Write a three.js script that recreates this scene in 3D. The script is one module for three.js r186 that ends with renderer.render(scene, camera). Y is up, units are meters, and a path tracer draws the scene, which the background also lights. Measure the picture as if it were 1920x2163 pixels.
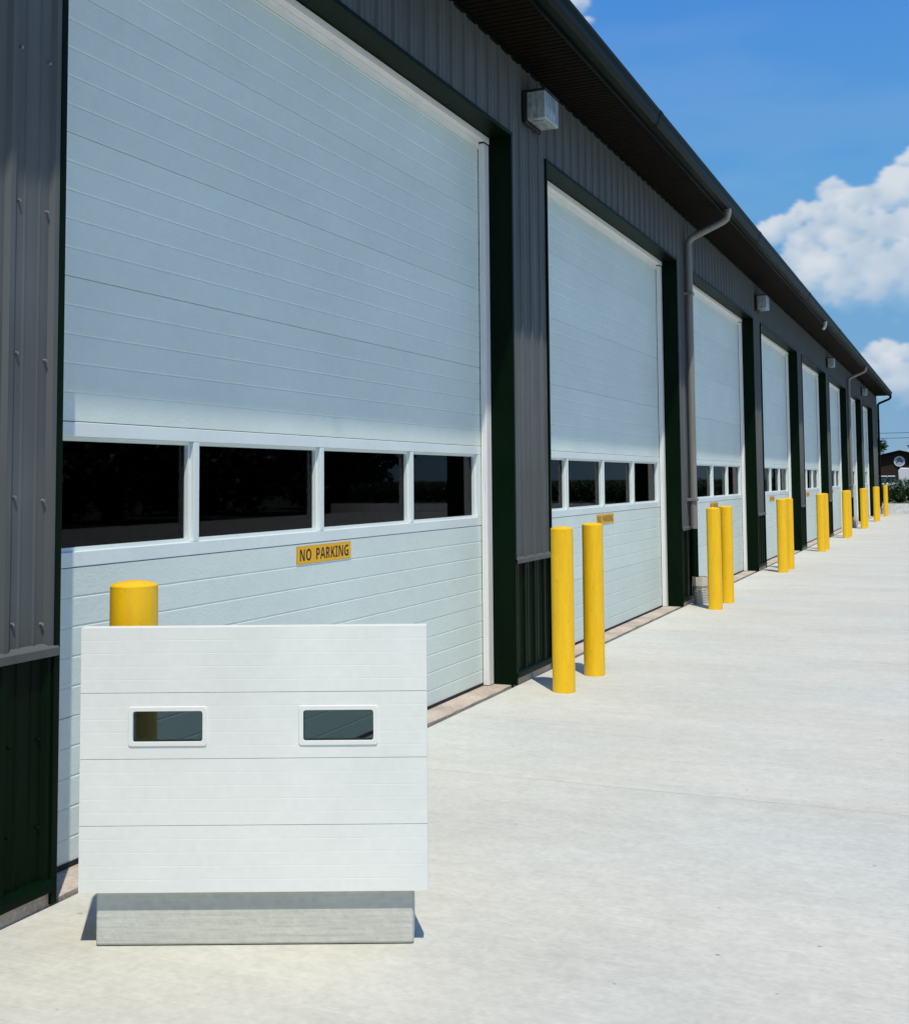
import * as THREE from 'three';
import { RoundedBoxGeometry } from 'three/addons/geometries/RoundedBoxGeometry.js';
import { mergeGeometries, toCreasedNormals } from 'three/addons/utils/BufferGeometryUtils.js';

// ------------------------------------------------------------------ camera
// World: the siding plane is x = 0, outdoors is +x, the facade runs away along -z (s = -z), y is up.
const scene = new THREE.Scene();
const CAM = { x: 3.1786, y: 1.5707 };
const YAW = 0.405737, PITCH = 0.06517, ROLL = -0.0081;
const camera = new THREE.PerspectiveCamera(2 * Math.atan(1081.5 / 2478.4) * 180 / Math.PI, 1920 / 2163, 0.05, 3000);
camera.position.set(CAM.x, CAM.y, 0);
camera.rotation.order = 'YXZ';
camera.rotation.set(PITCH, YAW, ROLL);
camera.setViewOffset(1920, 2163, 0, 229.4, 1920, 2163);
camera.updateProjectionMatrix();

// ------------------------------------------------------------------ noise helpers
function rng(seed) { let a = seed >>> 0; return () => { a = (a + 0x6d2b79f5) >>> 0; let t = Math.imul(a ^ (a >>> 15), 1 | a); t = (t + Math.imul(t ^ (t >>> 7), 61 | t)) ^ t; return ((t ^ (t >>> 14)) >>> 0) / 4294967296; }; }
const PERM = new Float32Array(65536); { const r = rng(77); for (let i = 0; i < 65536; i++) PERM[i] = r(); }
const lat = (x, y) => PERM[((x & 255) << 8) | (y & 255)];
function vnoise(x, y, px = 256, py = 256) {
  const xi = Math.floor(x), yi = Math.floor(y); let fx = x - xi, fy = y - yi;
  fx = fx * fx * (3 - 2 * fx); fy = fy * fy * (3 - 2 * fy);
  const m = (a, p) => ((a % p) + p) % p;
  const x0 = m(xi, px), x1 = m(xi + 1, px), y0 = m(yi, py), y1 = m(yi + 1, py);
  const a = lat(x0, y0), b = lat(x1, y0), c = lat(x0, y1), d = lat(x1, y1);
  return a + (b - a) * fx + (c - a) * fy + (a - b - c + d) * fx * fy;
}
function fbm(x, y, oct, px = 256, py = 256) { let s = 0, w = 0.5, t = 0; for (let o = 0; o < oct; o++) { s += w * vnoise(x + o * 17.3, y + o * 9.1, px, py); t += w; w *= 0.5; x *= 2; y *= 2; px = Math.min(256, px * 2); py = Math.min(256, py * 2); } return s / t; }
const sm = (a, b, v) => { const t = Math.min(1, Math.max(0, (v - a) / (b - a))); return t * t * (3 - 2 * t); };
const lin = (v) => (v <= 0.04045 ? v / 12.92 : Math.pow((v + 0.055) / 1.055, 2.4));
const L3 = (r, g, b) => [lin(r / 255), lin(g / 255), lin(b / 255)];

// ------------------------------------------------------------------ sky (air and cumulus clouds only)
{
  const W = 2048, H = 2048, data = new Float32Array(W * H * 4);
  const stops = [[-90, L3(140, 160, 175)], [0, L3(146, 180, 205)], [3, L3(132, 176, 212)], [8, L3(116, 174, 220)], [14, L3(98, 165, 224)], [22, L3(80, 147, 224)], [40, L3(66, 127, 212)], [90, L3(52, 104, 190)]];
  const air = (el) => { let i = 0; while (i < stops.length - 2 && el > stops[i + 1][0]) i++; const [a, A] = stops[i], [b, B] = stops[i + 1], t = Math.min(1, Math.max(0, (el - a) / (b - a))); return [0, 1, 2].map((k) => A[k] + (B[k] - A[k]) * t); };
  // cloud heaps: puffs [azimuth, elevation, radius] in degrees, azimuth 0 along the facade
  const heaps = [
    { base: 8.8, soft: 1.7, puffs: [[-5.2, 11.5, 1.0], [-4.5, 10.2, 1.2], [-6.7, 10.7, 0.9], [-8.0, 11.25, 0.75], [-7.2, 11.5, 0.95], [-6.55, 12.2, 0.62], [-5.85, 12.0, 0.75], [-5.0, 13.05, 0.72], [-4.75, 12.3, 0.95], [-3.9, 12.3, 1.0], [-3.0, 12.6, 1.05], [-2.45, 13.6, 0.5], [-1.8, 14.05, 0.62], [-1.0, 14.2, 0.9], [-1.9, 12.6, 1.5], [-0.3, 13, 1.8], [-5.9, 10.7, 1.3], [-4.2, 10.7, 1.7], [-2.4, 10.7, 1.8], [-0.5, 11, 2], [1.2, 12, 2.2], [2.6, 11, 1.8], [-6.4, 9.9, 1.2], [-3.4, 9.6, 1.4], [-1.4, 9.5, 1.4]] },
    { base: 2.9, soft: 2.6, puffs: [[-4.05, 5.25, 0.55], [-3.5, 5.55, 0.6], [-2.95, 5.45, 0.85], [-2.2, 5.2, 0.85], [-1.5, 4.9, 0.9], [-3.1, 4.5, 1.0], [-2.0, 4.2, 1.2], [-0.6, 4.5, 1.2], [0.6, 4.4, 1.1]] },
    { base: 20.8, soft: 1, puffs: [[-16.9, 22.4, 0.55], [-17.6, 22.9, 0.8], [-16.45, 21.6, 0.25], [-18.6, 23.2, 0.9]] },
    { base: 11, soft: 0.5, puffs: [[-8.6, 11.45, 0.22]] },
    { base: 7.6, soft: 2.4, puffs: [[-7.0, 9.6, 1.3], [-5.6, 9.3, 1.5], [-4.0, 9.0, 1.7], [-2.2, 9.0, 1.8], [-0.4, 9.2, 1.8], [1.2, 9.4, 1.7]] },
  ];
  const r = rng(5);
  for (let i = 0; i < 46; i++) {
    const az = 8 + r() * 322, el = 4 + 30 * r() * r(), n = 6 + Math.floor(r() * 10), sc = 0.7 + 1.6 * r(), puffs = [];
    for (let k = 0; k < n; k++) puffs.push([az + (r() - 0.5) * 7 * sc, el + r() * r() * 2.6 * sc, (0.6 + r() * 1.2) * sc]);
    heaps.push({ base: el - 0.5 * sc, soft: 1.2 * sc, puffs });
  }
  for (const h of heaps) { h.puffs.sort((p, q) => q[1] - p[1]); h.a0 = Math.min(...h.puffs.map((p) => p[0] - p[2] * 1.8)); h.a1 = Math.max(...h.puffs.map((p) => p[0] + p[2] * 1.8)); h.e1 = Math.max(...h.puffs.map((p) => p[1] + p[2] * 1.8)); }
  for (let j = 0; j < H; j++) {
    const el = ((j + 0.5) / H - 0.5) * 180, base = air(el);
    for (let i = 0; i < W; i++) {
      const th = ((i + 0.5) / W - 0.5) * 2 * Math.PI, dx = Math.cos(th), dz = Math.sin(th);
      let az = Math.atan2(dx, -dz) * 180 / Math.PI;
      let c = [base[0], base[1], base[2]];
      if (el > -1 && el < 48) {
        const wisp = sm(0.56, 0.8, fbm(az * 0.09 + 40, el * 0.3 + 3, 4)) * 0.06 * sm(46, 20, el) * sm(0, 5, el);
        c = c.map((v, k) => v + ([0.72, 0.78, 0.84][k] - v) * wisp);
        for (const h of heaps) {
          let a = az; if (a < h.a0) a += 360;
          if (a < h.a0 || a > h.a1 || el > h.e1 || el < h.base - h.soft) continue;
          const n1 = fbm(a * 1.5 + 11, el * 1.7 + 5, 5), n2 = fbm(a * 5.2 + 31, el * 5.6 + 15, 3), n3 = fbm(a * 0.5 + 60, el * 0.8 + 9, 3);
          const floor = sm(h.base - h.soft * 0.7, h.base + h.soft * 0.8, el + (n3 - 0.5) * 2.4);
          if (floor <= 0) continue;
          // heaped puffs, the higher ones behind: each is rounded by its own sunlit crown and greyer underside
          for (const p of h.puffs) {
            const ex = (a - p[0]) / p[2], ey = (el - p[1]) / p[2]; if (ex * ex + ey * ey > 2.6) continue;
            const q = 1 - Math.sqrt(ex * ex + ey * ey) + (n1 - 0.5) * 0.85 + (n2 - 0.5) * 0.5;
            const al = sm(0.0, 0.06 + 0.22 * sm(0.3, -0.6, ey), q) * floor * (0.44 + 0.48 * sm(-0.6, 0.5, ey));
            if (al <= 0) continue;
            const lit = Math.min(1, Math.max(0, 0.56 + ey * 0.26 - ex * 0.1 + (n1 - 0.5) * 0.5 + (n3 - 0.5) * 0.9));
            const A = L3(156, 188, 216), B = L3(221, 229, 238);
            for (let k = 0; k < 3; k++) c[k] += (A[k] + (B[k] - A[k]) * lit - c[k]) * al;
          }
        }
      }
      const o = (j * W + i) * 4; data[o] = c[0]; data[o + 1] = c[1]; data[o + 2] = c[2]; data[o + 3] = 1;
    }
  }
  const sky = new THREE.DataTexture(data, W, H, THREE.RGBAFormat, THREE.FloatType);
  sky.mapping = THREE.EquirectangularReflectionMapping; sky.magFilter = sky.minFilter = THREE.LinearFilter; sky.wrapS = THREE.RepeatWrapping; sky.needsUpdate = true;
  scene.background = sky; scene.environment = sky;
}

// ------------------------------------------------------------------ sun and exposure
const sun = new THREE.DirectionalLight(0xfff4e2, 4.2);
sun.position.set(0.345 * 60, 1.25 * 60, 0.49 * 60 - 20); sun.target.position.set(0, 0, -20);
sun.castShadow = true; sun.shadow.radius = 1.2; sun.shadow.mapSize.set(4096, 4096);
Object.assign(sun.shadow.camera, { left: -50, right: 50, top: 50, bottom: -50, near: 1, far: 250 });
scene.add(sun, sun.target);
const renderer = new THREE.WebGLRenderer({ antialias: true });
renderer.toneMapping = THREE.LinearToneMapping; renderer.toneMappingExposure = 0.92;
renderer.shadowMap.enabled = true;

// ------------------------------------------------------------------ textures and materials
function tex(W, H, f, srgb = true) {
  const d = new Uint8Array(W * H * 4);
  for (let j = 0; j < H; j++) for (let i = 0; i < W; i++) { const c = f(i / W, j / H), o = (j * W + i) * 4; for (let k = 0; k < 3; k++) d[o + k] = Math.max(0, Math.min(255, 255 * (Array.isArray(c) ? c[k] : c))); d[o + 3] = 255; }
  const t = new THREE.DataTexture(d, W, H); t.magFilter = THREE.LinearFilter; t.minFilter = THREE.LinearMipmapLinearFilter; t.generateMipmaps = true; t.wrapS = t.wrapT = THREE.RepeatWrapping;
  if (srgb) t.colorSpace = THREE.SRGBColorSpace; t.needsUpdate = true; return t;
}
const rep = (t, sx, sy) => { const c = t.clone(); c.repeat.set(1 / sx, 1 / sy); c.needsUpdate = true; return c; };
const mul = (c, v) => c.map((k) => k * v);
// concrete: broom streaks run along x (u), mottled cement film, small stains
const rs = rng(9), spots = Array.from({ length: 60 }, () => [rs(), rs(), 0.0006 + 0.0013 * rs() * rs(), 0.06 + 0.2 * rs()]);
const spotGrid = {}; for (const s of spots) { const k = Math.floor(s[0] * 16) + ',' + Math.floor(s[1] * 16); (spotGrid[k] ||= []).push(s); }
const concreteMap = tex(1024, 1024, (u, v) => {
  const big = fbm(u * 5, v * 7, 4, 5, 7), streak = fbm(u * 10, v * 128, 3, 10, 128), fine = fbm(u * 256, v * 256, 2, 256, 256) * 0.6 + fbm(u * 64, v * 64, 2, 64, 64) * 0.4, band = fbm(u * 3, v * 16, 3, 3, 16);
  let k = 0.93 + (big - 0.5) * 0.055 + (streak - 0.5) * 0.035 + (fine - 0.5) * 0.11 + (band - 0.5) * 0.035;
  const near = spotGrid[Math.floor(u * 16) + ',' + Math.floor(v * 16)]; if (near) for (const s of near) { const dd = Math.hypot(u - s[0], v - s[1]); if (dd < s[2] * 2) k -= s[3] * sm(s[2] * 2, s[2] * 0.6, dd); }
  const w = fbm(u * 4 + 3, v * 4 + 7, 3, 4, 4);
  return mul([0.862 + (w - 0.5) * 0.025, 0.862, 0.852 - (w - 0.5) * 0.03], k);
});
const concreteBump = tex(512, 512, (u, v) => 0.5 + (fbm(u * 6, v * 128, 3, 6, 128) - 0.5) * 0.8 + (fbm(u * 128, v * 128, 2, 128, 128) - 0.5) * 0.4, false);
const concrete = new THREE.MeshStandardMaterial({ color: new THREE.Color().setRGB(0.90, 0.93, 0.865), map: rep(concreteMap, 5.3, 4.7), bumpMap: rep(concreteBump, 1.3, 1.3), bumpScale: 0.0022, roughness: 0.9 });
const sillMap = tex(512, 512, (u, v) => mul([0.80, 0.755, 0.70], 0.88 + (fbm(u * 6, v * 6, 4, 6, 6) - 0.5) * 0.24 + (fbm(u * 128, v * 128, 2, 128, 128) - 0.5) * 0.2));
const sillMat = new THREE.MeshStandardMaterial({ map: rep(sillMap, 1.4, 1.4), bumpMap: rep(concreteBump, 0.9, 0.9), bumpScale: 0.003, roughness: 0.95 });
// painted steel door skin: fine stucco emboss, faint handling marks
const skinMap = tex(512, 512, (u, v) => 0.955 + (fbm(u * 5, v * 5, 5, 5, 5) - 0.5) * 0.055 + (fbm(u * 64, v * 64, 2, 64, 64) - 0.5) * 0.02);
const skinBump = tex(512, 512, (u, v) => 0.5 + (fbm(u * 160, v * 160, 2, 160, 160) - 0.5) * 0.35 + (fbm(u * 3, v * 5, 3, 3, 5) - 0.5) * 1.2, false);
const doorPaint = new THREE.MeshPhysicalMaterial({ color: new THREE.Color().setRGB(0.76, 0.88, 0.82), map: rep(skinMap, 3.1, 2.3), bumpMap: rep(skinBump, 1.9, 1.3), bumpScale: 0.0022, roughness: 0.46, specularIntensity: 0.6 });
const doorTones = [1, 0.985, 1.012, 0.97].map((k, i) => { const m = doorPaint.clone(); m.color.multiplyScalar(k); m.map = doorPaint.map.clone(); m.map.offset.set(i * 0.37, i * 0.61); m.map.needsUpdate = true; return m; });
const frameWhite = new THREE.MeshStandardMaterial({ color: new THREE.Color().setRGB(0.80, 0.90, 0.88), map: rep(skinMap, 1.7, 1.7), roughness: 0.4 });
const sealWhite = new THREE.MeshStandardMaterial({ color: new THREE.Color().setRGB(0.88, 0.90, 0.87), map: rep(skinMap, 1.1, 1.1), roughness: 0.55 });
const rubber = new THREE.MeshStandardMaterial({ color: new THREE.Color().setRGB(0.012, 0.012, 0.012), roughness: 0.85 });
const grimeMap = tex(512, 512, (u, v) => { const st = fbm(u * 48, v * 3, 3, 48, 3), g = fbm(u * 8, v * 8, 4, 8, 8); return mul([1, 0.985, 0.96], 0.9 + (st - 0.5) * 0.14 + (g - 0.5) * 0.14); });
const siding = new THREE.MeshPhysicalMaterial({ specularIntensity: 0.3, color: new THREE.Color().setRGB(0.128, 0.148, 0.156), map: rep(grimeMap, 2.2, 3.1), roughness: 0.5 });
const greenMap = tex(512, 512, (u, v) => { const g = fbm(u * 9, v * 9, 5, 9, 9), st = fbm(u * 40, v * 4, 3, 40, 4); return mul([0.93, 1, 0.95], 0.85 + (g - 0.5) * 0.22 + (st - 0.5) * 0.16); });
const green = new THREE.MeshPhysicalMaterial({ specularIntensity: 0.14, color: new THREE.Color().setRGB(0.0022, 0.0125, 0.0044), map: rep(greenMap, 1.6, 2.3), roughness: 0.45 });
const greenDark = new THREE.MeshPhysicalMaterial({ specularIntensity: 0.14, color: new THREE.Color().setRGB(0.0025, 0.008, 0.0045), map: rep(greenMap, 1.3, 1.3), roughness: 0.4 });
const soffitMat = new THREE.MeshPhysicalMaterial({ specularIntensity: 0.08, color: new THREE.Color().setRGB(0.0085, 0.0065, 0.0035), map: rep(grimeMap, 0.9, 0.9), roughness: 0.6 });
const darkMetal = new THREE.MeshStandardMaterial({ color: new THREE.Color().setRGB(0.010, 0.010, 0.0095), roughness: 0.6, metalness: 0.2 });
const screwMat = new THREE.MeshStandardMaterial({ color: new THREE.Color().setRGB(0.3, 0.3, 0.29), roughness: 0.35, metalness: 0.7 });
const inner = new THREE.MeshStandardMaterial({ color: new THREE.Color().setRGB(0.32, 0.32, 0.31), roughness: 0.9 });
const glass = new THREE.MeshPhysicalMaterial({ color: new THREE.Color().setRGB(0.42, 0.45, 0.48), specularIntensity: 0.3, roughness: 0.015, transmission: 1, thickness: 0, ior: 1.5 });
const chipMap = tex(512, 512, (u, v) => { const a = fbm(u * 24, v * 6, 4, 24, 6), b = fbm(u * 60, v * 60, 2, 60, 60), s = 0.3 * sm(0.76, 0.84, fbm(u * 30, v * 30, 3, 30, 30)); return [0.985 - s * 0.16 + (a - 0.5) * 0.06, 0.84 - s * 0.2 + (a - 0.5) * 0.07 + (b - 0.5) * 0.04, 0.07 + s * 0.05]; });
const yellow = new THREE.MeshPhysicalMaterial({ color: new THREE.Color().setRGB(0.94, 0.80, 0.30), map: rep(chipMap, 1, 1), bumpMap: rep(skinBump, 0.5, 0.7), bumpScale: 0.0009, roughness: 0.42 });
const galv = new THREE.MeshStandardMaterial({ color: new THREE.Color().setRGB(0.27, 0.275, 0.265), map: rep(grimeMap, 0.6, 0.9), roughness: 0.45, metalness: 0.1 });
const pvc = new THREE.MeshStandardMaterial({ color: new THREE.Color().setRGB(0.70, 0.71, 0.68), map: rep(grimeMap, 0.7, 0.7), roughness: 0.5 });

// ------------------------------------------------------------------ geometry helpers
function metreUV(g) {
  const p = g.attributes.position, n = g.attributes.normal, uv = new Float32Array(p.count * 2);
  for (let i = 0; i < p.count; i++) {
    const ax = Math.abs(n.getX(i)), ay = Math.abs(n.getY(i)), az = Math.abs(n.getZ(i)), x = p.getX(i), y = p.getY(i), z = p.getZ(i);
    if (ay >= ax && ay >= az) { uv[2 * i] = x; uv[2 * i + 1] = z; } else if (ax >= az) { uv[2 * i] = z; uv[2 * i + 1] = y; } else { uv[2 * i] = x; uv[2 * i + 1] = y; }
  }
  g.setAttribute('uv', new THREE.BufferAttribute(uv, 2)); return g;
}
const shiftUV = (g, du, dv) => { const uv = g.attributes.uv; for (let i = 0; i < uv.count; i++) uv.setXY(i, uv.getX(i) + du, uv.getY(i) + dv); return g; };
const used = {};
function top(name) { const n = used[name] = (used[name] ?? -1) + 1; return n ? name + '_' + String(n).padStart(3, '0') : name; }
function shade(m) { m.castShadow = m.receiveShadow = true; return m; }
function mesh(name, g, mat, parent) { const m = shade(new THREE.Mesh(g, mat)); m.name = parent === scene ? top(name) : name; parent.add(m); return m; }
function group(name, parent = scene) { const g = new THREE.Group(); g.name = parent === scene ? top(name) : name; parent.add(g); return g; }
function tag(o, label, category, grp) { o.userData.label = label; o.userData.category = category; if (grp) o.userData.group = grp; return o; }
function structure(o) { o.userData.kind = 'structure'; return o; }
// box between x, y and s ranges (s = -z)
function boxG([x0, x1], [y0, y1], [s0, s1], r = 0) {
  const w = x1 - x0, h = y1 - y0, d = s1 - s0;
  let g = r ? new RoundedBoxGeometry(w, h, d, 1, r) : new THREE.BoxGeometry(w, h, d);
  if (g.index) g = g.toNonIndexed();
  g.translate((x0 + x1) / 2, (y0 + y1) / 2, -(s0 + s1) / 2);
  return metreUV(g);
}
const box = (name, mat, parent, x, y, s, r) => mesh(name, boxG(x, y, s, r), mat, parent);
// sweep an open polyline of [a, b] points; place(a, b, t) gives the position at both ends t0, t1
function sweepG(pts, t0, t1, place, flip) {
  const pos = [];
  for (let i = 0; i + 1 < pts.length; i++) {
    const A = place(...pts[i], t0), B = place(...pts[i + 1], t0), C = place(...pts[i + 1], t1), D = place(...pts[i], t1);
    pos.push(...(flip ? [...A, ...C, ...B, ...A, ...D, ...C] : [...A, ...B, ...C, ...A, ...C, ...D]));
  }
  const g = new THREE.BufferGeometry(); g.setAttribute('position', new THREE.Float32BufferAttribute(pos, 3)); g.computeVertexNormals(); return metreUV(g);
}
// ribbed wall sheet: 9 inch major ribs with two pencil ribs between them
const PITCH_RIB = 0.2286, RIB0 = 3.272;
function sheetProfile(sa, sb, x0) {
  const out = [[sa, x0]], k0 = Math.floor((sa - RIB0) / PITCH_RIB) - 1, k1 = Math.ceil((sb - RIB0) / PITCH_RIB) + 1, push = (s, x) => { if (s > sa + 1e-4 && s < sb - 1e-4) out.push([s, x]); };
  for (let k = k0; k <= k1; k++) {
    const c = RIB0 + k * PITCH_RIB;
    push(c - 0.027, x0); push(c - 0.012, x0 + 0.018); push(c + 0.012, x0 + 0.018); push(c + 0.027, x0);
    for (const m of [0.076, 0.152]) { push(c + m - 0.009, x0); push(c + m - 0.003, x0 + 0.0045); push(c + m + 0.003, x0 + 0.0045); push(c + m + 0.009, x0); }
  }
  out.push([sb, x0]); return out;
}
const sheet = (name, mat, parent, sa, sb, y0, y1, x0 = 0) => mesh(name, sweepG(sheetProfile(sa, sb, x0), y0, y1, (s, x, t) => [x, t, -s]), mat, parent);
function tubeG(points, r, seg = 24, rad = 10) { return new THREE.TubeGeometry(new THREE.CatmullRomCurve3(points.map((p) => new THREE.Vector3(...p)), false, 'catmullrom', 0.15), seg, r, rad); }

// ------------------------------------------------------------------ ground
{
  const grassMap = tex(512, 512, (u, v) => mul([0.26, 0.30, 0.17], 0.7 + fbm(u * 10, v * 10, 5, 10, 10) * 0.7));
  const g = new THREE.PlaneGeometry(2400, 2400, 1, 1).rotateX(-Math.PI / 2).translate(0, -0.16, -300); metreUV(g);
  structure(mesh('ground', g, new THREE.MeshStandardMaterial({ map: rep(grassMap, 6, 6), roughness: 1 }), scene)).userData.label = 'grassy ground around the paved yard';
}
const B = 5.8562, W4 = 1.2192, S0 = 8.3967, NDOOR = 8, END = 52.3, START = -3.2, DX = -0.22;
const OPEN0 = 3.544, OPENW = 4.966;                       // first opening, from s = 3.544 to 8.51
const open = (k) => [OPEN0 + k * B, OPEN0 + OPENW + k * B];
{
  const p = structure(group('pavement')); p.userData.label = 'pale broom-finished concrete apron in front of the doors';
  structure(p);
  box('joint_filler', sillMat, p, [0.02, 24.3], [-0.14, -0.03], [-8, 52.98]);
  const xs = [0.012, 6.12, 12.2, 18.3, 24.3], sj = [-8]; for (let k = -2; k <= 8; k++) { const s = 5.93 + k * B; if (s > -7.5 && s < 52.5) sj.push(s); } sj.push(52.98);
  for (let i = 0; i + 1 < xs.length; i++) for (let j = 0; j + 1 < sj.length; j++) {
    const g = boxG([xs[i] + 0.0032, xs[i + 1] - 0.0032], [-0.1, 0.0], [sj[j] + 0.0032, sj[j + 1] - 0.0032], 0.004), uv = g.attributes.uv, du = (i * 1.37 + j * 2.11);
    for (let k = 0; k < uv.count; k++) uv.setXY(k, uv.getX(k) + du, uv.getY(k) + du * 0.7);
    mesh('concrete_slab', g, concrete, p);
  }
}

// ------------------------------------------------------------------ the garage building
const bld = tag(group('garage_building'), 'long metal-sided garage building with eight white overhead doors and dark green trim', 'building');
const TOP = 4.27, SOFF = 4.95, WAIN = 0.935;
const piers = [[START, open(0)[0]]]; for (let k = 0; k < NDOOR - 1; k++) piers.push([open(k)[1], open(k + 1)[0]]); piers.push([open(NDOOR - 1)[1], END]);
piers.forEach(([a, b], i) => {
  box('wall_frame', inner, bld, [-0.33, -0.012], [0.0, SOFF], [a + 0.02, b - 0.02]);
  const e0 = i ? 0.03 : 0, e1 = i < NDOOR ? 0.03 : 0.0;
  const sd = sheet('wall_siding', siding, bld, a + e0, b - e1, WAIN + 0.02, TOP + 0.02);
  sheet('wainscot_siding', green, bld, a + e0, b - e1, 0.075, WAIN, -0.004);
  // ledge flashing between the grey siding and the green wainscot
  mesh('ledge_flashing', sweepG([[0.0, WAIN + 0.036], [0.019, WAIN + 0.026], [0.032, WAIN + 0.018], [0.032, WAIN - 0.012], [0.018, WAIN - 0.014]], a + e0 * 0.5, b - e1 * 0.5, (x, y, t) => [x, y, -t], true), siding, bld);
  mesh('base_flashing', sweepG([[-0.003, 0.105], [0.02, 0.1], [0.028, 0.085], [0.028, 0.055], [0.0, 0.05]], a + e0 * 0.5, b - e1 * 0.5, (x, y, t) => [x, y, -t], true), green, bld);
  box('foundation_edge', sillMat, bld, [-0.012, 0.01], [-0.1, 0.052], [a + 0.01, b - 0.01]);
  if (i < 3) for (const c of [RIB0 + 0.041, RIB0 + PITCH_RIB - 0.041]) {
    const cc = i ? null : c; if (cc === null) continue;
    for (const y of [1.06, 1.52, 2.05, 2.62, 3.2, 3.8]) {
      const g = new THREE.CylinderGeometry(0.006, 0.0085, 0.012, 8).rotateZ(-Math.PI / 2); g.translate(0.006, y - (c > RIB0 + 0.1 ? 0.015 : 0), -c); mesh('screw', g, screwMat, sd);
    }
    for (const y of [0.3, 0.62]) { const g = new THREE.CylinderGeometry(0.005, 0.007, 0.009, 8).rotateZ(-Math.PI / 2); g.translate(0.003, y, -c); mesh('screw', g, green, bld); }
  }
});
// siding over the doors, soffit-high, one sheet run for each bay
{
  const cuts = [START, ...Array.from({ length: NDOOR }, (_, k) => open(k)[1]).map((s) => s + 0.44), END];
  cuts[cuts.length - 2] = null; const cs = cuts.filter((c) => c !== null);
  for (let i = 0; i + 1 < cs.length; i++) sheet('header_siding', siding, bld, cs[i], cs[i + 1] - 0.002, TOP + 0.02, SOFF);
}
for (let k = 0; k < NDOOR; k++) {
  const [a, b] = open(k);
  box('wall_frame', inner, bld, [-0.33, -0.012], [TOP + 0.02, SOFF], [a - 0.02, b + 0.02]);
  // green steel trim lining the opening: two jambs and a head, each with a lip on the siding
  box('jamb_trim', green, bld, [-0.3, 0.022], [0.006, TOP], [a - 0.032, a], 0.003);
  box('jamb_trim', green, bld, [-0.3, 0.022], [0.006, TOP], [b, b + 0.032], 0.003);
  box('head_trim', green, bld, [-0.3, 0.024], [TOP + 0.001, TOP + 0.03], [a - 0.034, b + 0.034], 0.003);
  // sill strip in the recess, with a broken edge along the apron
  {
    const r = rng(100 + k), n = 46, sh = new THREE.Shape(); sh.moveTo(-0.33, a + 0.002);
    for (let i = 0; i <= n; i++) sh.lineTo(-0.012 - 0.012 * r() - (r() < 0.12 ? 0.015 * r() : 0), a + 0.002 + (b - a - 0.004) * i / n);
    sh.lineTo(-0.33, b - 0.002);
    const g = new THREE.ExtrudeGeometry(sh, { depth: 0.1, bevelEnabled: false }).rotateX(Math.PI / 2).scale(1, 1, -1); g.translate(0, 0.004, 0);
    const ix = g.index ? g.toNonIndexed() : g, P = ix.attributes.position; for (let i = 0; i < P.count; i += 3) { const x = P.getX(i + 1), y = P.getY(i + 1), z = P.getZ(i + 1); P.setXYZ(i + 1, P.getX(i + 2), P.getY(i + 2), P.getZ(i + 2)); P.setXYZ(i + 2, x, y, z); }
    ix.computeVertexNormals(); mesh('door_sill', metreUV(ix), sillMat, bld);
  }
}

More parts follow.
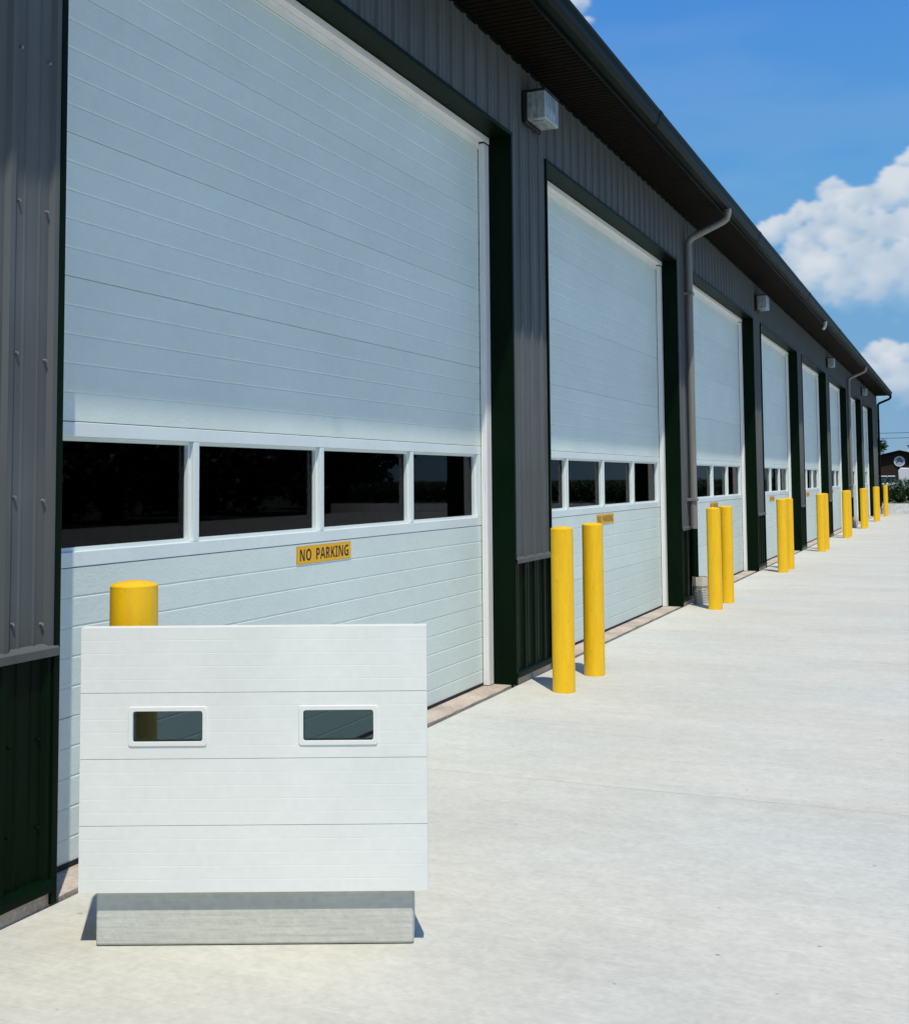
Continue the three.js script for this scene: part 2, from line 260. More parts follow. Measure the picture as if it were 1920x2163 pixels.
// overhead doors: ribbed sections, a glazed section, seals
const SEC = W4 / 2, RIB = SEC / 5;
function sectionG(s0, s1, y0) {
  const pts = [[-0.045, y0 + 0.0012], [-0.002, y0 + 0.0012], [0, y0 + 0.0038]];
  for (let i = 1; i < 5; i++) { const y = y0 + i * RIB; pts.push([0, y - 0.006], [-0.0032, y + 0.0003], [-0.0032, y + 0.001], [0, y + 0.0065]); }
  pts.push([0, y0 + SEC - 0.0032], [-0.002, y0 + SEC - 0.0012], [-0.045, y0 + SEC - 0.0012]);
  return sweepG(pts, s0, s1, (x, y, t) => [DX + x, y, -t], true);
}
function makeDoor(k) {
  const d = group('overhead_door', bld), o = k * B, s0 = S0 - 4 * W4 + o, s1 = S0 + o, L = OPEN0 + o + 0.004, R = s1 + 0.03;
  for (const i of [0, 1, 3, 4, 5, 6]) mesh('door_section', sectionG(L, R, i * SEC), doorTones[(k * 3 + i * i) % 4], d);
  box('bottom_seal', rubber, d, [DX - 0.035, DX + 0.006], [0.006, 0.026], [L, R]);
  // glazed section: rails, stiles and mullions round four panes
  const y0 = 2 * SEC + 0.002, y1 = 3 * SEC - 0.002, g0 = 1.285, g1 = 1.764, F = [DX - 0.05, DX + 0.002];
  box('bottom_rail', frameWhite, d, F, [y0, g0], [L, R], 0.004);
  box('top_rail', frameWhite, d, F, [g1, y1], [L, R], 0.004);
  box('stile', frameWhite, d, F, [g0 + 0.0005, g1 - 0.0005], [L, s0 + 0.045], 0.004);
  box('stile', frameWhite, d, F, [g0 + 0.0005, g1 - 0.0005], [s1 - 0.05, R], 0.004);
  for (let m = 1; m < 4; m++) box('mullion', frameWhite, d, F, [g0 + 0.0005, g1 - 0.0005], [s0 + m * W4 - 0.023, s0 + m * W4 + 0.023], 0.004);
  for (let m = 0; m < 4; m++) {
    const a = s0 + m * W4 + (m ? 0.023 : 0.045), b = s0 + (m + 1) * W4 - (m < 3 ? 0.023 : 0.05), X = [DX - 0.05, DX - 0.022];
    const bead = [boxG(X, [g0, g0 + 0.016], [a, b]), boxG(X, [g1 - 0.016, g1], [a, b]), boxG(X, [g0 + 0.016, g1 - 0.016], [a, a + 0.016]), boxG(X, [g0 + 0.016, g1 - 0.016], [b - 0.016, b])];
    const pane = mesh('pane', boxG([DX - 0.046, DX - 0.042], [g0 + 0.004, g1 - 0.004], [a + 0.004, b - 0.004]), glass, d);
    mesh('glazing_bead', mergeGeometries(bead), frameWhite, d);
  }
  // white stops: right side (visible), left side and head
  box('side_stop', sealWhite, d, [DX + 0.006, DX + 0.055], [0.008, 4.205], [s1 + 0.012, b1(k)], 0.004);
  box('side_stop', sealWhite, d, [DX + 0.006, DX + 0.055], [0.008, 4.205], [OPEN0 + o + 0.0015, OPEN0 + o + 0.012], 0.003);
  box('head_stop', sealWhite, d, [DX + 0.006, DX + 0.062], [4.215, 4.268], [OPEN0 + o + 0.0015, b1(k)], 0.006);
  const lip = new THREE.Group(); box('head_seal', sealWhite, d, [DX + 0.004, DX + 0.012], [4.16, 4.2145], [OPEN0 + o + 0.013, s1 + 0.0115], 0.003);
  if (k < 3) box('corner_gasket', rubber, d, [DX + 0.01, DX + 0.058], [4.2055, 4.2145], [s1 + 0.004, b1(k)]);
  return d;
}
function b1(k) { return OPEN0 + OPENW + k * B - 0.0015; }
for (let k = 0; k < NDOOR; k++) makeDoor(k);

// eave: soffit boards, fascia, gutter lengths, roof
const OUT = 0.65;
{
  const wS = 0.3048, g = (() => {
    const pts = []; for (let i = 0; i < 4; i++) { const a = i * wS / 4; pts.push([a + 0.002, 0.012], [a + 0.006, 0], [a + wS / 4 - 0.012, 0], [a + wS / 4 - 0.008, 0.012]); }
    return sweepG(pts, 0.006, 0.512, (s, y, t) => [t, y, -s]);
  })();
  for (let s = START; s < END - 0.05; s += wS) { const m = mesh('soffit_board', g, soffitMat, bld); m.position.set(0, SOFF, -s); }
  box('soffit_deck', darkMetal, bld, [0.0, 0.5], [SOFF + 0.014, SOFF + 0.03], [START, END]);
  box('soffit_trim', greenDark, bld, [0.0, 0.03], [SOFF - 0.03, SOFF - 0.001], [START, END]);
  box('fascia', greenDark, bld, [0.51, 0.528], [SOFF - 0.03, 5.03], [START - 0.02, END + 0.02]);
  const gp = [[0.531, 5.06], [0.531, 4.955], [0.60, 4.955], [0.628, 4.99], [0.632, 5.03], [0.652, 5.07], [0.652, 5.095], [0.640, 5.105], [0.636, 5.095]];
  const inn = gp.map(([x, y]) => [x + (x < 0.54 ? 0.004 : -0.004), y + (y < 4.96 ? 0.004 : 0)]).reverse();
  const cut = [START - 0.04]; for (let s = 4.9; s < END; s += 6.1) cut.push(s); cut.push(END + 0.06);
  for (let i = 0; i + 1 < cut.length; i++) {
    const gg = mergeGeometries([sweepG(gp, cut[i], cut[i + 1] - 0.003, (x, y, t) => [x, y, -t]), sweepG(inn, cut[i], cut[i + 1] - 0.003, (x, y, t) => [x, y, -t])]);
    const gt = mesh('gutter', gg, greenDark, bld);
    if (i) { const sc = gp.map(([x, y]) => [x > 0.54 ? x + 0.005 : x - 0.002, y < 4.96 ? y - 0.005 : y]); mesh('gutter_seam', sweepG(sc, cut[i] - 0.05, cut[i] + 0.05, (x, y, t) => [x, y, -t]), greenDark, gt); }
  }
  const shp = new THREE.Shape(gp.slice(0, 8).map(([x, y]) => new THREE.Vector2(x, y))), cap = new THREE.ExtrudeGeometry(shp, { depth: 0.006, bevelEnabled: false }); cap.translate(0, 0, -(END + 0.062)); mesh('gutter_end_cap', metreUV(cap), greenDark, bld);
  // roof: two ribbed slopes, gable walls, back wall and floor close the building
  const slope = (x0, y0, x1, y1, name) => {
    const pts = []; for (let s = START - 0.3; s < END + 0.05; s += 0.3048) pts.push([s, 0], [s + 0.24, 0], [s + 0.255, 0.025], [s + 0.285, 0.025], [s + 0.3, 0]);
    const last = END + 0.1; const f = pts.filter((p) => p[0] < last); f.push([last, 0]);
    return mesh(name, mergeGeometries([sweepG(f, 0, 1, (s, h, t) => [x0 + (x1 - x0) * t, y0 + (y1 - y0) * t + h, -s]), boxSlope(x0, y0 - 0.02, x1, y1 - 0.02, START - 0.3, last)]), greenDark, bld);
  };
  function boxSlope(x0, y0, x1, y1, a, b) { return sweepG([[x0, y0], [x1, y1], [x1, y1 - 0.04], [x0, y0 - 0.04], [x0, y0]], a, b, (x, y, t) => [x, y, -t]); }
  slope(0.56, 5.045, -9, 7.2, 'roof'); slope(-9, 7.2, -18.4, 5.06, 'roof');
  for (const [s, d] of [[START, 1], [END, -1]]) {
    const sh = new THREE.Shape([[-0.33, 0], [-0.012, 0], [0.0, 4.96], [-9, 6.95], [-18, 4.9], [-18, 0]].map((p) => new THREE.Vector2(...p)));
    const g = new THREE.ExtrudeGeometry(sh, { depth: 0.12, bevelEnabled: false }); g.translate(0, 0, d > 0 ? -s - 0.121 : -s + 0.001); mesh('gable_wall', metreUV(g.toNonIndexed()), siding, bld);
  }
  box('back_wall', siding, bld, [-18.2, -18.001], [0, 5.0], [START, END]);
  box('interior_floor', inner, bld, [-18.0, -0.331], [-0.1, 0.0], [START + 0.13, END - 0.13]);
  box('corner_trim', green, bld, [-0.06, 0.026], [0.006, SOFF - 0.031], [END - 0.03, END + 0.022], 0.003);
}
// downspouts at every second pier and at the far corner, each with an elbow and a strap
function downspout(s, lower, base = true, topMat = galv) {
  const d = group('downspout', bld), w = 0.046;
  const pipe = (pts, m, name) => { const c = tubeG(pts, w, 30, 8); mesh(name, c, m, d); };
  const x = 0.075;
  pipe([[0.585, 4.965, -s + 0.0], [0.585, 4.9, -s], [0.565, 4.84, -s], [0.50, 4.80, -s], [0.18, 4.665, -s], [0.105, 4.625, -s], [x, 4.56, -s], [x, 4.5, -s]], topMat, 'elbow');
  mesh('pipe', new THREE.CylinderGeometry(w, w, 4.5 - WAIN, 10).translate(x, (4.5 + WAIN) / 2, -s), topMat, d);
  mesh('lower_pipe', new THREE.CylinderGeometry(w * 0.98, w * 0.98, WAIN - lower, 10).translate(x, (WAIN + lower) / 2, -s), green, d);
  for (const y of [1.28, 3.9]) box('strap', topMat, d, [0.0, x + w + 0.006], [y, y + 0.035], [s - w - 0.012, s + w + 0.012], 0.004);
  for (const y of [4.655]) { const g = new THREE.TorusGeometry(w + 0.003, 0.004, 6, 14).rotateY(Math.PI / 2); g.rotateZ(0.4); g.translate(0.18, y + 0.01, -s); mesh('crimp_ring', g, topMat, d); }
  return d;
}
const dsS = [open(1)[1] + 0.47, open(5)[1] + 0.47];
for (const s of dsS) downspout(s, 0.25);
downspout(END + 0.03, 0.25, true, greenDark);

{ // short pale outlet stub hanging under the eave where a pipe is missing
  const s = open(3)[1] + 0.47, g = group('outlet_stub', bld);
  mesh('stub_pipe', tubeG([[0.585, 4.96, -s], [0.58, 4.9, -s], [0.56, 4.83, -s], [0.52, 4.79, -s]], 0.035, 12, 8), pvc, g);
}

// ------------------------------------------------------------------ white drain pipes that catch the downspouts
{
  const where = ['between the second and third doors', 'between the sixth and seventh doors', 'at the far corner'];
  [...dsS, END + 0.03].forEach((s, i) => {
    const g = tag(group('drain_pipe'), 'white plastic drain pipe under the downspout ' + where[i], 'drain pipe', 'drain pipes under the downspouts');
    const r = i === 0 ? 0.085 : 0.08;
    const pts = (r0, y0, y1) => new THREE.LatheGeometry([[r0 - 0.008, y0], [r0, y0], [r0, y1], [r0 - 0.01, y1], [r0 - 0.01, y0 + 0.02]].map((p) => new THREE.Vector2(...p)), 8, Math.PI / 8);
    const hub = toCreasedNormals(pts(r + 0.017, 0.225, 0.335), 0.3), body = toCreasedNormals(pts(r, 0.0, 0.2249), 0.3);
    mesh('hub', hub, pvc, g); mesh('pipe_body', body, pvc, g);
    for (let k = 0; k < 6; k++) { const t = new THREE.TorusGeometry(r + 0.001, 0.004, 5, 16).rotateX(Math.PI / 2).translate(0, 0.03 + k * 0.03, 0); mesh('thread_ring', t, pvc, g); }
    g.position.set(0.14, 0.001, -s);
  });
}

// ------------------------------------------------------------------ wall lights
{
  const lensMap = tex(256, 256, (u, v) => { const st = fbm(u * 30, v * 3, 4, 30, 3), m = fbm(u * 6, v * 6, 4, 6, 6); return mul([0.72, 0.78, 0.78], 0.55 + st * 0.4 + (m - 0.5) * 0.5); });
  const lens = new THREE.MeshPhysicalMaterial({ map: rep(lensMap, 0.4, 0.4), roughness: 0.35, clearcoat: 0.4, clearcoatRoughness: 0.2 });
  const where = ['between the first and second doors', 'between the third and fourth doors', 'between the fifth and sixth doors', 'between the seventh and eighth doors'];
  [0, 2, 4, 6].forEach((k, i) => {
    const g = tag(group('wall_light'), 'boxy wall light with clouded lens, high on the siding ' + where[i], 'wall light', 'wall lights along the facade');
    const b = boxG([-0.0, 0.03], [-0.15, 0.12], [-0.19, 0.19], 0.004); mesh('back_plate', b, darkMetal, g);
    mesh('lens', boxG([0.031, 0.19], [-0.125, 0.105], [-0.175, 0.175], 0.012), lens, g);
    mesh('lens_frame', boxG([0.06, 0.16], [-0.134, -0.1255], [-0.12, 0.12], 0.002), lens, g);
    mesh('top_cap', boxG([0.031, 0.195], [0.1055, 0.12], [-0.18, 0.18], 0.004), darkMetal, g);
    g.position.set(0.019, 4.60, -(8.98 + k * B));
  });
}

// ------------------------------------------------------------------ no-parking plates
{
  const cv = document.createElement('canvas'); cv.width = 1024; cv.height = 168; const c = cv.getContext('2d');
  c.fillStyle = '#efb30a'; c.fillRect(0, 0, 1024, 168);
  const r = rng(3); for (let i = 0; i < 700; i++) { c.fillStyle = `rgba(${r() < 0.5 ? '120,80,0' : '255,215,90'},${0.05 + 0.07 * r()})`; c.fillRect(r() * 1024, r() * 168, 1 + r() * 26, 1 + r() * 2); }
  for (const x of [150, 305, 430, 560, 690, 815]) { c.fillStyle = 'rgba(110,70,0,0.25)'; c.fillRect(x, 0, 3, 168); }
  c.fillStyle = '#14110a'; c.font = 'bold 158px sans-serif'; c.textBaseline = 'middle'; c.textAlign = 'left';
  const put = (t, x0, x1) => { const w = c.measureText(t).width; c.save(); c.translate(x0, 86); c.scale((x1 - x0) / w, 1); c.fillText(t, 0, 0); c.restore(); };
  put('NO', 34, 262); put('PARKING', 330, 985);
  const tx = new THREE.CanvasTexture(cv); tx.colorSpace = THREE.SRGBColorSpace; tx.anisotropy = 8;
  const face = new THREE.MeshStandardMaterial({ map: tx, roughness: 0.5 }), edge = new THREE.MeshStandardMaterial({ color: new THREE.Color().setRGB(0.6, 0.35, 0.01), roughness: 0.5 });
  const ord = ['first', 'second', 'third', 'fourth', 'fifth', 'sixth', 'seventh', 'eighth'];
  for (let k = 0; k < NDOOR; k++) {
    const g = tag(group('no_parking_sign'), 'small yellow NO PARKING plate on the ' + ord[k] + ' door from the near end', 'sign', 'no-parking plates on the doors');
    mesh('plate', boxG([0, 0.002], [-0.05, 0.05], [-0.315, 0.315]), edge, g);
    const p = new THREE.PlaneGeometry(0.626, 0.097).rotateY(Math.PI / 2).translate(0.0035, 0, 0); mesh('lettering', p, face, g);
    g.position.set(DX + 0.0005, 1.157, -(S0 - 2 * W4 + 0.03 + k * B));
  }
}

// ------------------------------------------------------------------ bollards
{
  const prof = [[0.0835, 0], [0.0845, 0.004], [0.0845, 1.188], [0.0835, 1.194]].map((p) => new THREE.Vector2(...p));
  const bodyG = new THREE.LatheGeometry(prof, 40), capG = new THREE.LatheGeometry([[0.0835, 1.194], [0.0845, 1.197], [0.082, 1.203], [0.06, 1.212], [0.03, 1.217], [0.0001, 1.2185]].map((p) => new THREE.Vector2(...p)), 40);
  { const u = bodyG.attributes.uv; for (let i = 0; i < u.count; i++) u.setXY(i, u.getX(i) * 1.0, bodyG.attributes.position.getY(i) * 0.9); }
  metreUV(capG);
  const ord = ['first', 'second', 'third', 'fourth', 'fifth', 'sixth', 'seventh', 'eighth'];
  const list = [[3.465, 'tall yellow bollard nearest the camera, behind the white sample door panel']];
  for (let k = 0; k < 8; k++) {
    const far = k < 7;
    list.push([8.4156 + k * B, far ? `yellow bollard at the far edge of the ${ord[k]} door from the near end` : 'last yellow bollard of the row, by the far corner of the building']);
    if (far) list.push([9.2086 + k * B, `yellow bollard at the near edge of the ${ord[k + 1]} door from the near end`]);
  }
  const r = rng(21);
  list.forEach(([s, label]) => {
    const g = tag(group('bollard'), label, 'bollard', 'yellow bollards along the facade');
    mesh('post', bodyG, yellow, g); mesh('cap', capG, yellow, g);
    g.position.set(0.428 + (r() - 0.5) * 0.006, 0.0005, -s); g.rotation.y = r() * 6.28; g.rotation.z = (r() - 0.5) * 0.006; g.rotation.x = (r() - 0.5) * 0.006;
  });
}

// ------------------------------------------------------------------ white sample door panel on a low stand
{
  const t = tag(group('sample_door_panel'), 'white ribbed sample door with two small windows standing in front of the nearest door', 'door panel');
  const w = 1.18, h = 0.889, y0 = 0.186, th = 0.045, white = new THREE.MeshStandardMaterial({ color: new THREE.Color().setRGB(0.90, 0.945, 0.90), map: rep(skinMap, 1.3, 1.3), roughness: 0.5 });
  const sh = h / 4, rb = sh / 5, win = [[0.1365, 0.368], [0.628, 0.8605]].map(([a, b]) => [a * w + 0.017, b * w - 0.017]);
  for (let i = 0; i < 4; i++) {
    const yb = y0 + i * sh, front = (xa, xb, ya, yc) => {
      const pts = [[-0.003, ya + 0.0004], [0, ya + 0.0018]]; for (let k = 1; k < 5; k++) { const y = yb + k * rb; if (y > ya + 0.004 && y < yc - 0.004) pts.push([0, y - 0.0016], [-0.0004, y], [0, y + 0.0016]); } pts.push([0, yc - 0.0012], [-0.003, yc - 0.0004]);
      return sweepG(pts, xa, xb, (z, y, x) => [x, y, z], true);
    };
    const back = (xa, xb, ya, yc) => { let g = new THREE.BoxGeometry(xb - xa, yc - ya - 0.0008, th - 0.003).toNonIndexed(); g.translate((xa + xb) / 2, (ya + yc) / 2, -th / 2 - 0.0015); return metreUV(g); };
    const parts = []; const add = (xa, xb, ya, yc) => parts.push(front(xa, xb, ya, yc), back(xa, xb, ya, yc));
    if (i !== 2) add(0, w, yb, yb + sh);
    else { const ga = yb + 0.057, gb = yb + 0.163; add(0, w, yb, ga); add(0, w, gb, yb + sh); add(0, win[0][0], ga - 0.003, gb + 0.003); add(win[0][1], win[1][0], ga - 0.003, gb + 0.003); add(win[1][1], w, ga - 0.003, gb + 0.003); }
    const sec = mesh('door_section', mergeGeometries(parts), white, t);
    if (i === 2) for (const [a, b] of win) {
      const ga = yb + 0.057, gb = yb + 0.163, rr = (s, x0, x1, ya, yc, r) => { s.moveTo(x0 + r, ya); s.lineTo(x1 - r, ya); s.quadraticCurveTo(x1, ya, x1, ya + r); s.lineTo(x1, yc - r); s.quadraticCurveTo(x1, yc, x1 - r, yc); s.lineTo(x0 + r, yc); s.quadraticCurveTo(x0, yc, x0, yc - r); s.lineTo(x0, ya + r); s.quadraticCurveTo(x0, ya, x0 + r, ya); return s; };
      const s = rr(new THREE.Shape(), a - 0.013, b + 0.013, ga - 0.012, gb + 0.012, 0.010); s.holes.push(rr(new THREE.Path(), a, b, ga + 0.001, gb - 0.001, 0.012));
      const f = new THREE.ExtrudeGeometry(s, { depth: 0.0015, bevelEnabled: true, bevelSize: 0.001, bevelThickness: 0.0012, bevelSegments: 1, curveSegments: 5 }); f.translate(0, 0, 0.0013);
      mesh('window_frame', metreUV(f.toNonIndexed()), white, t);
      mesh('pane', boxG([a - 0.003, b + 0.003], [ga - 0.001, gb + 0.001], [0.012, 0.016]), new THREE.MeshPhysicalMaterial({ color: new THREE.Color().setRGB(0.32, 0.38, 0.39), specularIntensity: 0.3, roughness: 0.03, transmission: 1, thickness: 0, ior: 1.5 }), t);
    }
  }
  mesh('base_block', shiftUV(metreUV(new RoundedBoxGeometry(w - 0.1, 0.183, 0.12, 2, 0.01).translate(w / 2, 0.093, -th / 2 - 0.07)), 1.9, 2.3), concrete, t);
  for (const x of [0.2, w - 0.2]) mesh('bracket', metreUV(new RoundedBoxGeometry(0.05, 0.09, 0.004, 1, 0.001).translate(x, y0 + 0.03, -th - 0.003)), screwMat, t);
  t.position.set(0.398, 0.0006, -3.224); t.rotation.y = YAW;
}

// ------------------------------------------------------------------ far end of the yard: low wall, hedge, house, vehicles, tree, wires
const leafMats = [[0.035, 0.085, 0.022], [0.055, 0.115, 0.028], [0.024, 0.06, 0.02], [0.12, 0.13, 0.04]].map((c) => new THREE.MeshPhysicalMaterial({ color: new THREE.Color().setRGB(...c), roughness: 0.45, side: THREE.DoubleSide }));
function leaves(parent, n, seed, place, len, wid, mi, droop = 0.4) {
  const r = rng(seed), pos = [], nor = [], v = new THREE.Vector3(), q = new THREE.Quaternion(), e = new THREE.Euler();
  for (let i = 0; i < n; i++) {
    const p = place(r); if (!p) continue; const L = len * (0.6 + 0.8 * r()), w = wid * (0.7 + 0.6 * r());
    e.set(-0.3 + (r() - 0.5) * 1.6, r() * 6.283, (r() - 0.5) * 0.8, 'YXZ'); q.setFromEuler(e);
    const A = [0, 0, 0], Bq = [-w / 2, 0.12 * L, L * 0.45], C = [w / 2, 0.12 * L, L * 0.45], D = [0, -droop * L * 0.4, L];
    const T = [A, C, Bq, Bq, C, D].map((a) => v.set(...a).applyQuaternion(q).add(new THREE.Vector3(...p)).toArray());
    for (const t of T) pos.push(...t);
  }
  const g = new THREE.BufferGeometry(); g.setAttribute('position', new THREE.Float32BufferAttribute(pos, 3)); g.computeVertexNormals(); metreUV(g);
  const m = mesh('foliage', g, leafMats[mi], parent); m.userData.kind = 'stuff'; return m;
}
{
  const wmap = tex(512, 256, (u, v) => mul([0.84, 0.86, 0.86], 0.78 + (fbm(u * 90, v * 60, 3, 90, 60)) * 0.45 + (fbm(u * 6, v * 4, 3, 6, 4) - 0.5) * 0.14));
  const wm = new THREE.MeshStandardMaterial({ map: rep(wmap, 2, 1), bumpMap: rep(concreteBump, 0.6, 0.6), bumpScale: 0.006, roughness: 0.95 });
  tag(mesh('low_wall', boxG([-6, 26], [-0.12, 0.42], [53.0, 53.25], 0.01), wm, scene), 'low pale concrete retaining wall across the far end of the yard', 'wall');
  structure(mesh('planting_bed', boxG([-6, 26], [-0.12, 0.36], [53.251, 55.4]), new THREE.MeshStandardMaterial({ color: new THREE.Color().setRGB(0.05, 0.035, 0.022), roughness: 1 }), scene));
  const h = tag(group('hedge'), 'dark green leafy hedge growing above the low concrete wall', 'hedge');
  const core = []; const r = rng(4); for (let i = 0; i < 60; i++) { const g = new THREE.IcosahedronGeometry(0.36, 1); const P = g.attributes.position; g.scale(1, 1.0, 0.75); g.translate(-5.5 + i * 0.52, 0.82 + (r() - 0.5) * 0.1, -54.2 + (r() - 0.5) * 0.2); core.push(g); }
  mesh('branches', mergeGeometries(core), leafMats[0], h);
  const pl = (r) => [-5.8 + r() * 31, 0.42 + Math.pow(r(), 0.8) * 0.98, -53.55 - r() * 1.0];
  leaves(h, 8200, 41, pl, 0.24, 0.06, 0); leaves(h, 5600, 42, pl, 0.22, 0.055, 1); leaves(h, 4200, 43, pl, 0.24, 0.06, 2); leaves(h, 1300, 44, pl, 0.2, 0.045, 3);
}
{ // brown gabled house with the round sign
  const s = 130, bm = new THREE.MeshStandardMaterial({ map: rep(tex(256, 256, (u, v) => mul([0.21, 0.145, 0.09], 0.6 + fbm(u * 40, v * 90, 3, 40, 90) * 0.6)), 6, 6), roughness: 0.95 });
  const h = tag(group('brown_house'), 'dark brown gabled building with a round white sign, beyond the hedge', 'building');
  const ex = -9.5, ey = 2.55, ax = -2.56, ay = 4.16, rx = 4.4;
  const sh = new THREE.Shape([[ex, 0], [rx, 0], [rx, ey], [ax, ay], [ex, ey]].map((p) => new THREE.Vector2(...p)));
  mesh('wall', metreUV(new THREE.ExtrudeGeometry(sh, { depth: 12, bevelEnabled: false }).toNonIndexed().translate(0, 0, -s - 12)), bm, h);
  const roofM = new THREE.MeshStandardMaterial({ color: new THREE.Color().setRGB(0.12, 0.12, 0.12), roughness: 0.9 });
  for (const [x1, y1] of [[ex - 0.4, ey - 0.1], [rx + 0.4, ey - 0.1]]) mesh('roof', sweepG([[ax, ay + 0.02], [x1, y1 + 0.02], [x1, y1 + 0.12], [ax, ay + 0.12], [ax, ay + 0.02]], s - 0.5, s + 12.2, (x, y, t) => [x, y, -t]), roofM, h);
  box('fascia_board', new THREE.MeshStandardMaterial({ color: new THREE.Color().setRGB(0.35, 0.35, 0.34), roughness: 0.8 }), h, [ex, ex + 0.01], [2.4, 2.5], [s - 0.51, s - 0.5]);
  box('chimney', frameWhite, h, [-1.85, -1.25], [3.7, 4.75], [s + 3, s + 3.6]);
  box('chimney_cap', darkMetal, h, [-1.95, -1.15], [4.75, 4.85], [s + 2.9, s + 3.7]);
  const cv = document.createElement('canvas'); cv.width = cv.height = 256; const c = cv.getContext('2d');
  c.fillStyle = '#aab2be'; c.fillRect(0, 0, 256, 256); c.fillStyle = '#dfe3e8'; c.beginPath(); c.arc(128, 128, 128, 0, 7); c.fill(); c.fillStyle = '#a9b1be'; c.beginPath(); c.arc(128, 128, 104, 0, 7); c.fill();
  c.strokeStyle = '#141b26'; c.lineWidth = 24; c.lineCap = 'butt'; c.beginPath(); c.moveTo(52, 168); c.bezierCurveTo(85, 150, 100, 60, 128, 56); c.bezierCurveTo(156, 60, 171, 150, 204, 168); c.stroke(); c.lineWidth = 20; c.beginPath(); c.moveTo(78, 132); c.lineTo(178, 132); c.stroke();
  const tx = new THREE.CanvasTexture(cv); tx.colorSpace = THREE.SRGBColorSpace;
  const sg = tag(group('round_sign'), 'round pale sign with a black letter A on the brown gable', 'sign');
  mesh('sign_disc', new THREE.CylinderGeometry(0.54, 0.54, 0.1, 40).rotateX(Math.PI / 2), frameWhite, sg); mesh('sign_face', new THREE.CircleGeometry(0.535, 40).translate(0, 0, 0.056), new THREE.MeshStandardMaterial({ map: tx, roughness: 0.6 }), sg);
  sg.position.set(-2.6, 3.12, -(s - 0.052));
}
{ // white van and pale car parked beyond the hedge
  const wp = new THREE.MeshPhysicalMaterial({ color: new THREE.Color().setRGB(0.78, 0.79, 0.8), roughness: 0.35, clearcoat: 0.6, clearcoatRoughness: 0.1 }), win = new THREE.MeshPhysicalMaterial({ color: new THREE.Color().setRGB(0.015, 0.018, 0.022), roughness: 0.08 }), tyre = new THREE.MeshStandardMaterial({ color: new THREE.Color().setRGB(0.02, 0.02, 0.02), roughness: 0.9 }), rim = screwMat;
  const wheel = (p, x, z, r) => { const g = group('wheel', p); mesh('tyre', new THREE.TorusGeometry(r * 0.72, r * 0.28, 10, 24).rotateY(Math.PI / 2).translate(x, r, z), tyre, g); mesh('rim', new THREE.CylinderGeometry(r * 0.55, r * 0.55, 0.12, 20).rotateZ(Math.PI / 2).translate(x, r, z), rim, g); };
  const side = (pts, wdt, bev) => { const sh = new THREE.Shape(pts.map((p) => new THREE.Vector2(...p))); const g = new THREE.ExtrudeGeometry(sh, { depth: wdt - 2 * bev, bevelEnabled: true, bevelSize: bev, bevelThickness: bev, bevelSegments: 2 }); g.translate(0, 0, -wdt / 2 + bev); return metreUV(g.toNonIndexed()); };
  const v = tag(group('parked_van'), 'white high-roofed van parked beyond the hedge, right of the brown gable', 'van');
  mesh('body', side([[-2.7, 0.35], [2.6, 0.35], [2.7, 0.9], [1.9, 1.25], [1.35, 2.25], [-2.6, 2.4], [-2.75, 2.2]], 2.0, 0.08), wp, v);
  for (const z of [-1.005, 1.005]) mesh('side_window', side([[0.55, 1.35], [1.6, 1.35], [1.2, 2.0], [0.55, 2.05]], 0.05, 0.01).translate(0, 0, z), win, v);
  mesh('windscreen', (() => { const g = new THREE.PlaneGeometry(1.7, 1.0); g.rotateY(Math.PI / 2); g.rotateZ(0.5); g.translate(1.75, 1.75, 0); return g; })(), win, v);
  for (const [x, z] of [[-1.8, -0.95], [-1.8, 0.95], [1.75, -0.95], [1.75, 0.95]]) { const g = group('wheel', v); mesh('tyre', new THREE.TorusGeometry(0.25, 0.1, 10, 24).translate(x, 0.35, z), tyre, g); mesh('rim', new THREE.CylinderGeometry(0.2, 0.2, 0.12, 20).rotateX(Math.PI / 2).translate(x, 0.35, z), rim, g); }
  v.position.set(1.03, -0.159, -110); 
  const c = tag(group('parked_car'), 'pale car with its roof just showing over the hedge', 'car');
  mesh('body', side([[-2.1, 0.3], [2.1, 0.3], [2.15, 0.75], [1.2, 0.92], [-1.9, 0.98], [-2.15, 0.8]], 1.75, 0.07), wp, c);
  mesh('cabin', side([[-1.75, 0.95], [1.15, 0.9], [0.45, 1.5], [-1.25, 1.53]], 1.45, 0.08), win, c);
  mesh('roof', side([[-1.3, 1.5], [0.45, 1.48], [0.3, 1.58], [-1.1, 1.6]], 1.4, 0.06), wp, c);
  for (const [x, z] of [[-1.35, -0.78], [-1.35, 0.78], [1.35, -0.78], [1.35, 0.78]]) { const g = group('wheel', c); mesh('tyre', new THREE.TorusGeometry(0.23, 0.09, 10, 24).translate(x, 0.32, z), tyre, g); mesh('rim', new THREE.CylinderGeometry(0.18, 0.18, 0.12, 20).rotateX(Math.PI / 2).translate(x, 0.32, z), rim, g); }
  c.position.set(-2.9, -0.03, -110); c.rotation.y = Math.PI / 2 + 0.15;
}
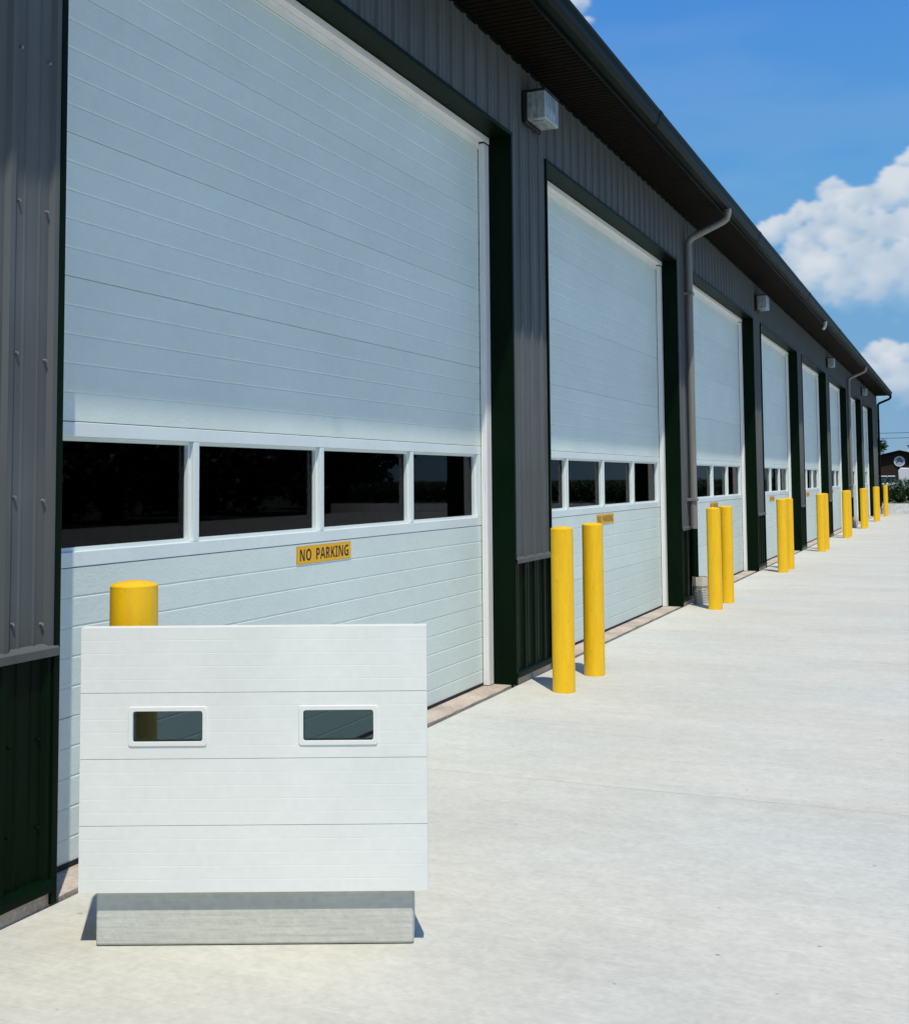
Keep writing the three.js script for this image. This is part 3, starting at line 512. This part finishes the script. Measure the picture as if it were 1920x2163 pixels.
function tree(x, z, hgt, rad, seed, label, grp) {
  const t = tag(group('leafy_tree'), label, 'tree', grp), r = rng(seed), bark = new THREE.MeshStandardMaterial({ color: new THREE.Color().setRGB(0.06, 0.045, 0.03), roughness: 1 });
  const tr = new THREE.CylinderGeometry(rad * 0.06, rad * 0.12, hgt * 0.6, 10); tr.translate(0, hgt * 0.3, 0); mesh('trunk', tr, bark, t);
  const clumps = []; for (let i = 0; i < 16; i++) { const a = r() * 6.28, q = Math.sqrt(r()) * 0.72; clumps.push([Math.cos(a) * q * rad, hgt * (0.16 + 0.7 * r()) , Math.sin(a) * q * rad, rad * (0.28 + 0.22 * r())]); }
  clumps.push([0, hgt * 0.88, 0, rad * 0.4]);
  for (let i = 0; i < 6; i++) { const c = clumps[i]; mesh('limb', tubeG([[0, hgt * 0.3, 0], [c[0] * 0.5, (hgt * 0.35 + c[1]) * 0.5, c[2] * 0.5], [c[0], c[1], c[2]]], rad * 0.028, 8, 6), bark, t); }
  const pl = (r) => { const c = clumps[Math.floor(r() * clumps.length)], u = r() * 2 - 1, a = r() * 6.28, q = Math.sqrt(1 - u * u), k = c[3] * Math.cbrt(r()); return [c[0] + q * Math.cos(a) * k, c[1] + u * k * 0.8, c[2] + q * Math.sin(a) * k]; };
  leaves(t, 2600, seed + 1, pl, rad * 0.12, rad * 0.075, 0); leaves(t, 1800, seed + 2, pl, rad * 0.12, rad * 0.075, 1); leaves(t, 1800, seed + 3, pl, rad * 0.12, rad * 0.075, 2);
  t.position.set(x, -0.17, z); return t;
}
tree(-9.2, -170, 7.0, 3.9, 61, 'dark leafy tree rising behind the brown building at the far corner');
[[29, -26, 4.6, 4.0], [31, -33, 3.6, 4.2], [30, -41, 4.8, 4.4], [33, -52, 5.0, 5.0], [32, -64, 5.4, 5.4]].forEach(([x, z, h, r], i) => tree(x, z, h, r, 70 + i * 5, ['leafy tree across the yard, opposite the fourth door', 'low leafy tree across the yard, opposite the sixth door', 'broad leafy tree across the yard, opposite the far corner', 'leafy tree across the yard, beyond the low wall', 'tallest leafy tree across the yard, farthest along'][i], 'trees across the yard'));
{ // long low shed across the yard that the door glass mirrors
  const s = tag(group('storage_shed'), 'long low dark shed with a white roof edge across the yard', 'building');
  const m = new THREE.MeshStandardMaterial({ color: new THREE.Color().setRGB(0.03, 0.03, 0.03), roughness: 0.9 });
  box('wall', m, s, [27, 33], [-0.16, 1.95], [6, 17]);
  box('roof', frameWhite, s, [26.6, 33.4], [1.951, 2.16], [5.6, 17.4], 0.02);
  box('door', inner, s, [26.97, 26.998], [-0.12, 1.7], [9, 11.6]);
}
{ // utility poles and two wires behind the brown building
  const wood = new THREE.MeshStandardMaterial({ color: new THREE.Color().setRGB(0.1, 0.075, 0.05), roughness: 1 });
  const P = [[-34, -176], [22, -176]];
  P.forEach(([x, z], i) => { const g = tag(group('utility_pole'), i ? 'wooden utility pole to the right of the brown building' : 'wooden utility pole hidden behind the garage building', 'pole', 'utility poles'); mesh('pole', new THREE.CylinderGeometry(0.12, 0.17, 9.3, 12).translate(0, 4.5, 0), wood, g); mesh('crossarm', boxG([-0.06, 0.06], [8.3, 8.45], [-0.9, 0.9]), wood, g); g.position.set(x, -0.16, z); });
  [[8.3, -0.7, 'upper'], [7.6, 0, 'lower']].forEach(([y, dz, n]) => { const pts = []; for (let i = 0; i <= 10; i++) { const t = i / 10; pts.push([-34 + 56 * t, y - 0.1 - 4 * 0.55 * t * (1 - t), -176 - dz]); } tag(mesh('power_line', tubeG(pts, 0.035, 40, 5), darkMetal, scene), `thin ${n} power line crossing the sky above the brown building`, 'wire', 'power lines'); });
}

renderer.render(scene, camera);
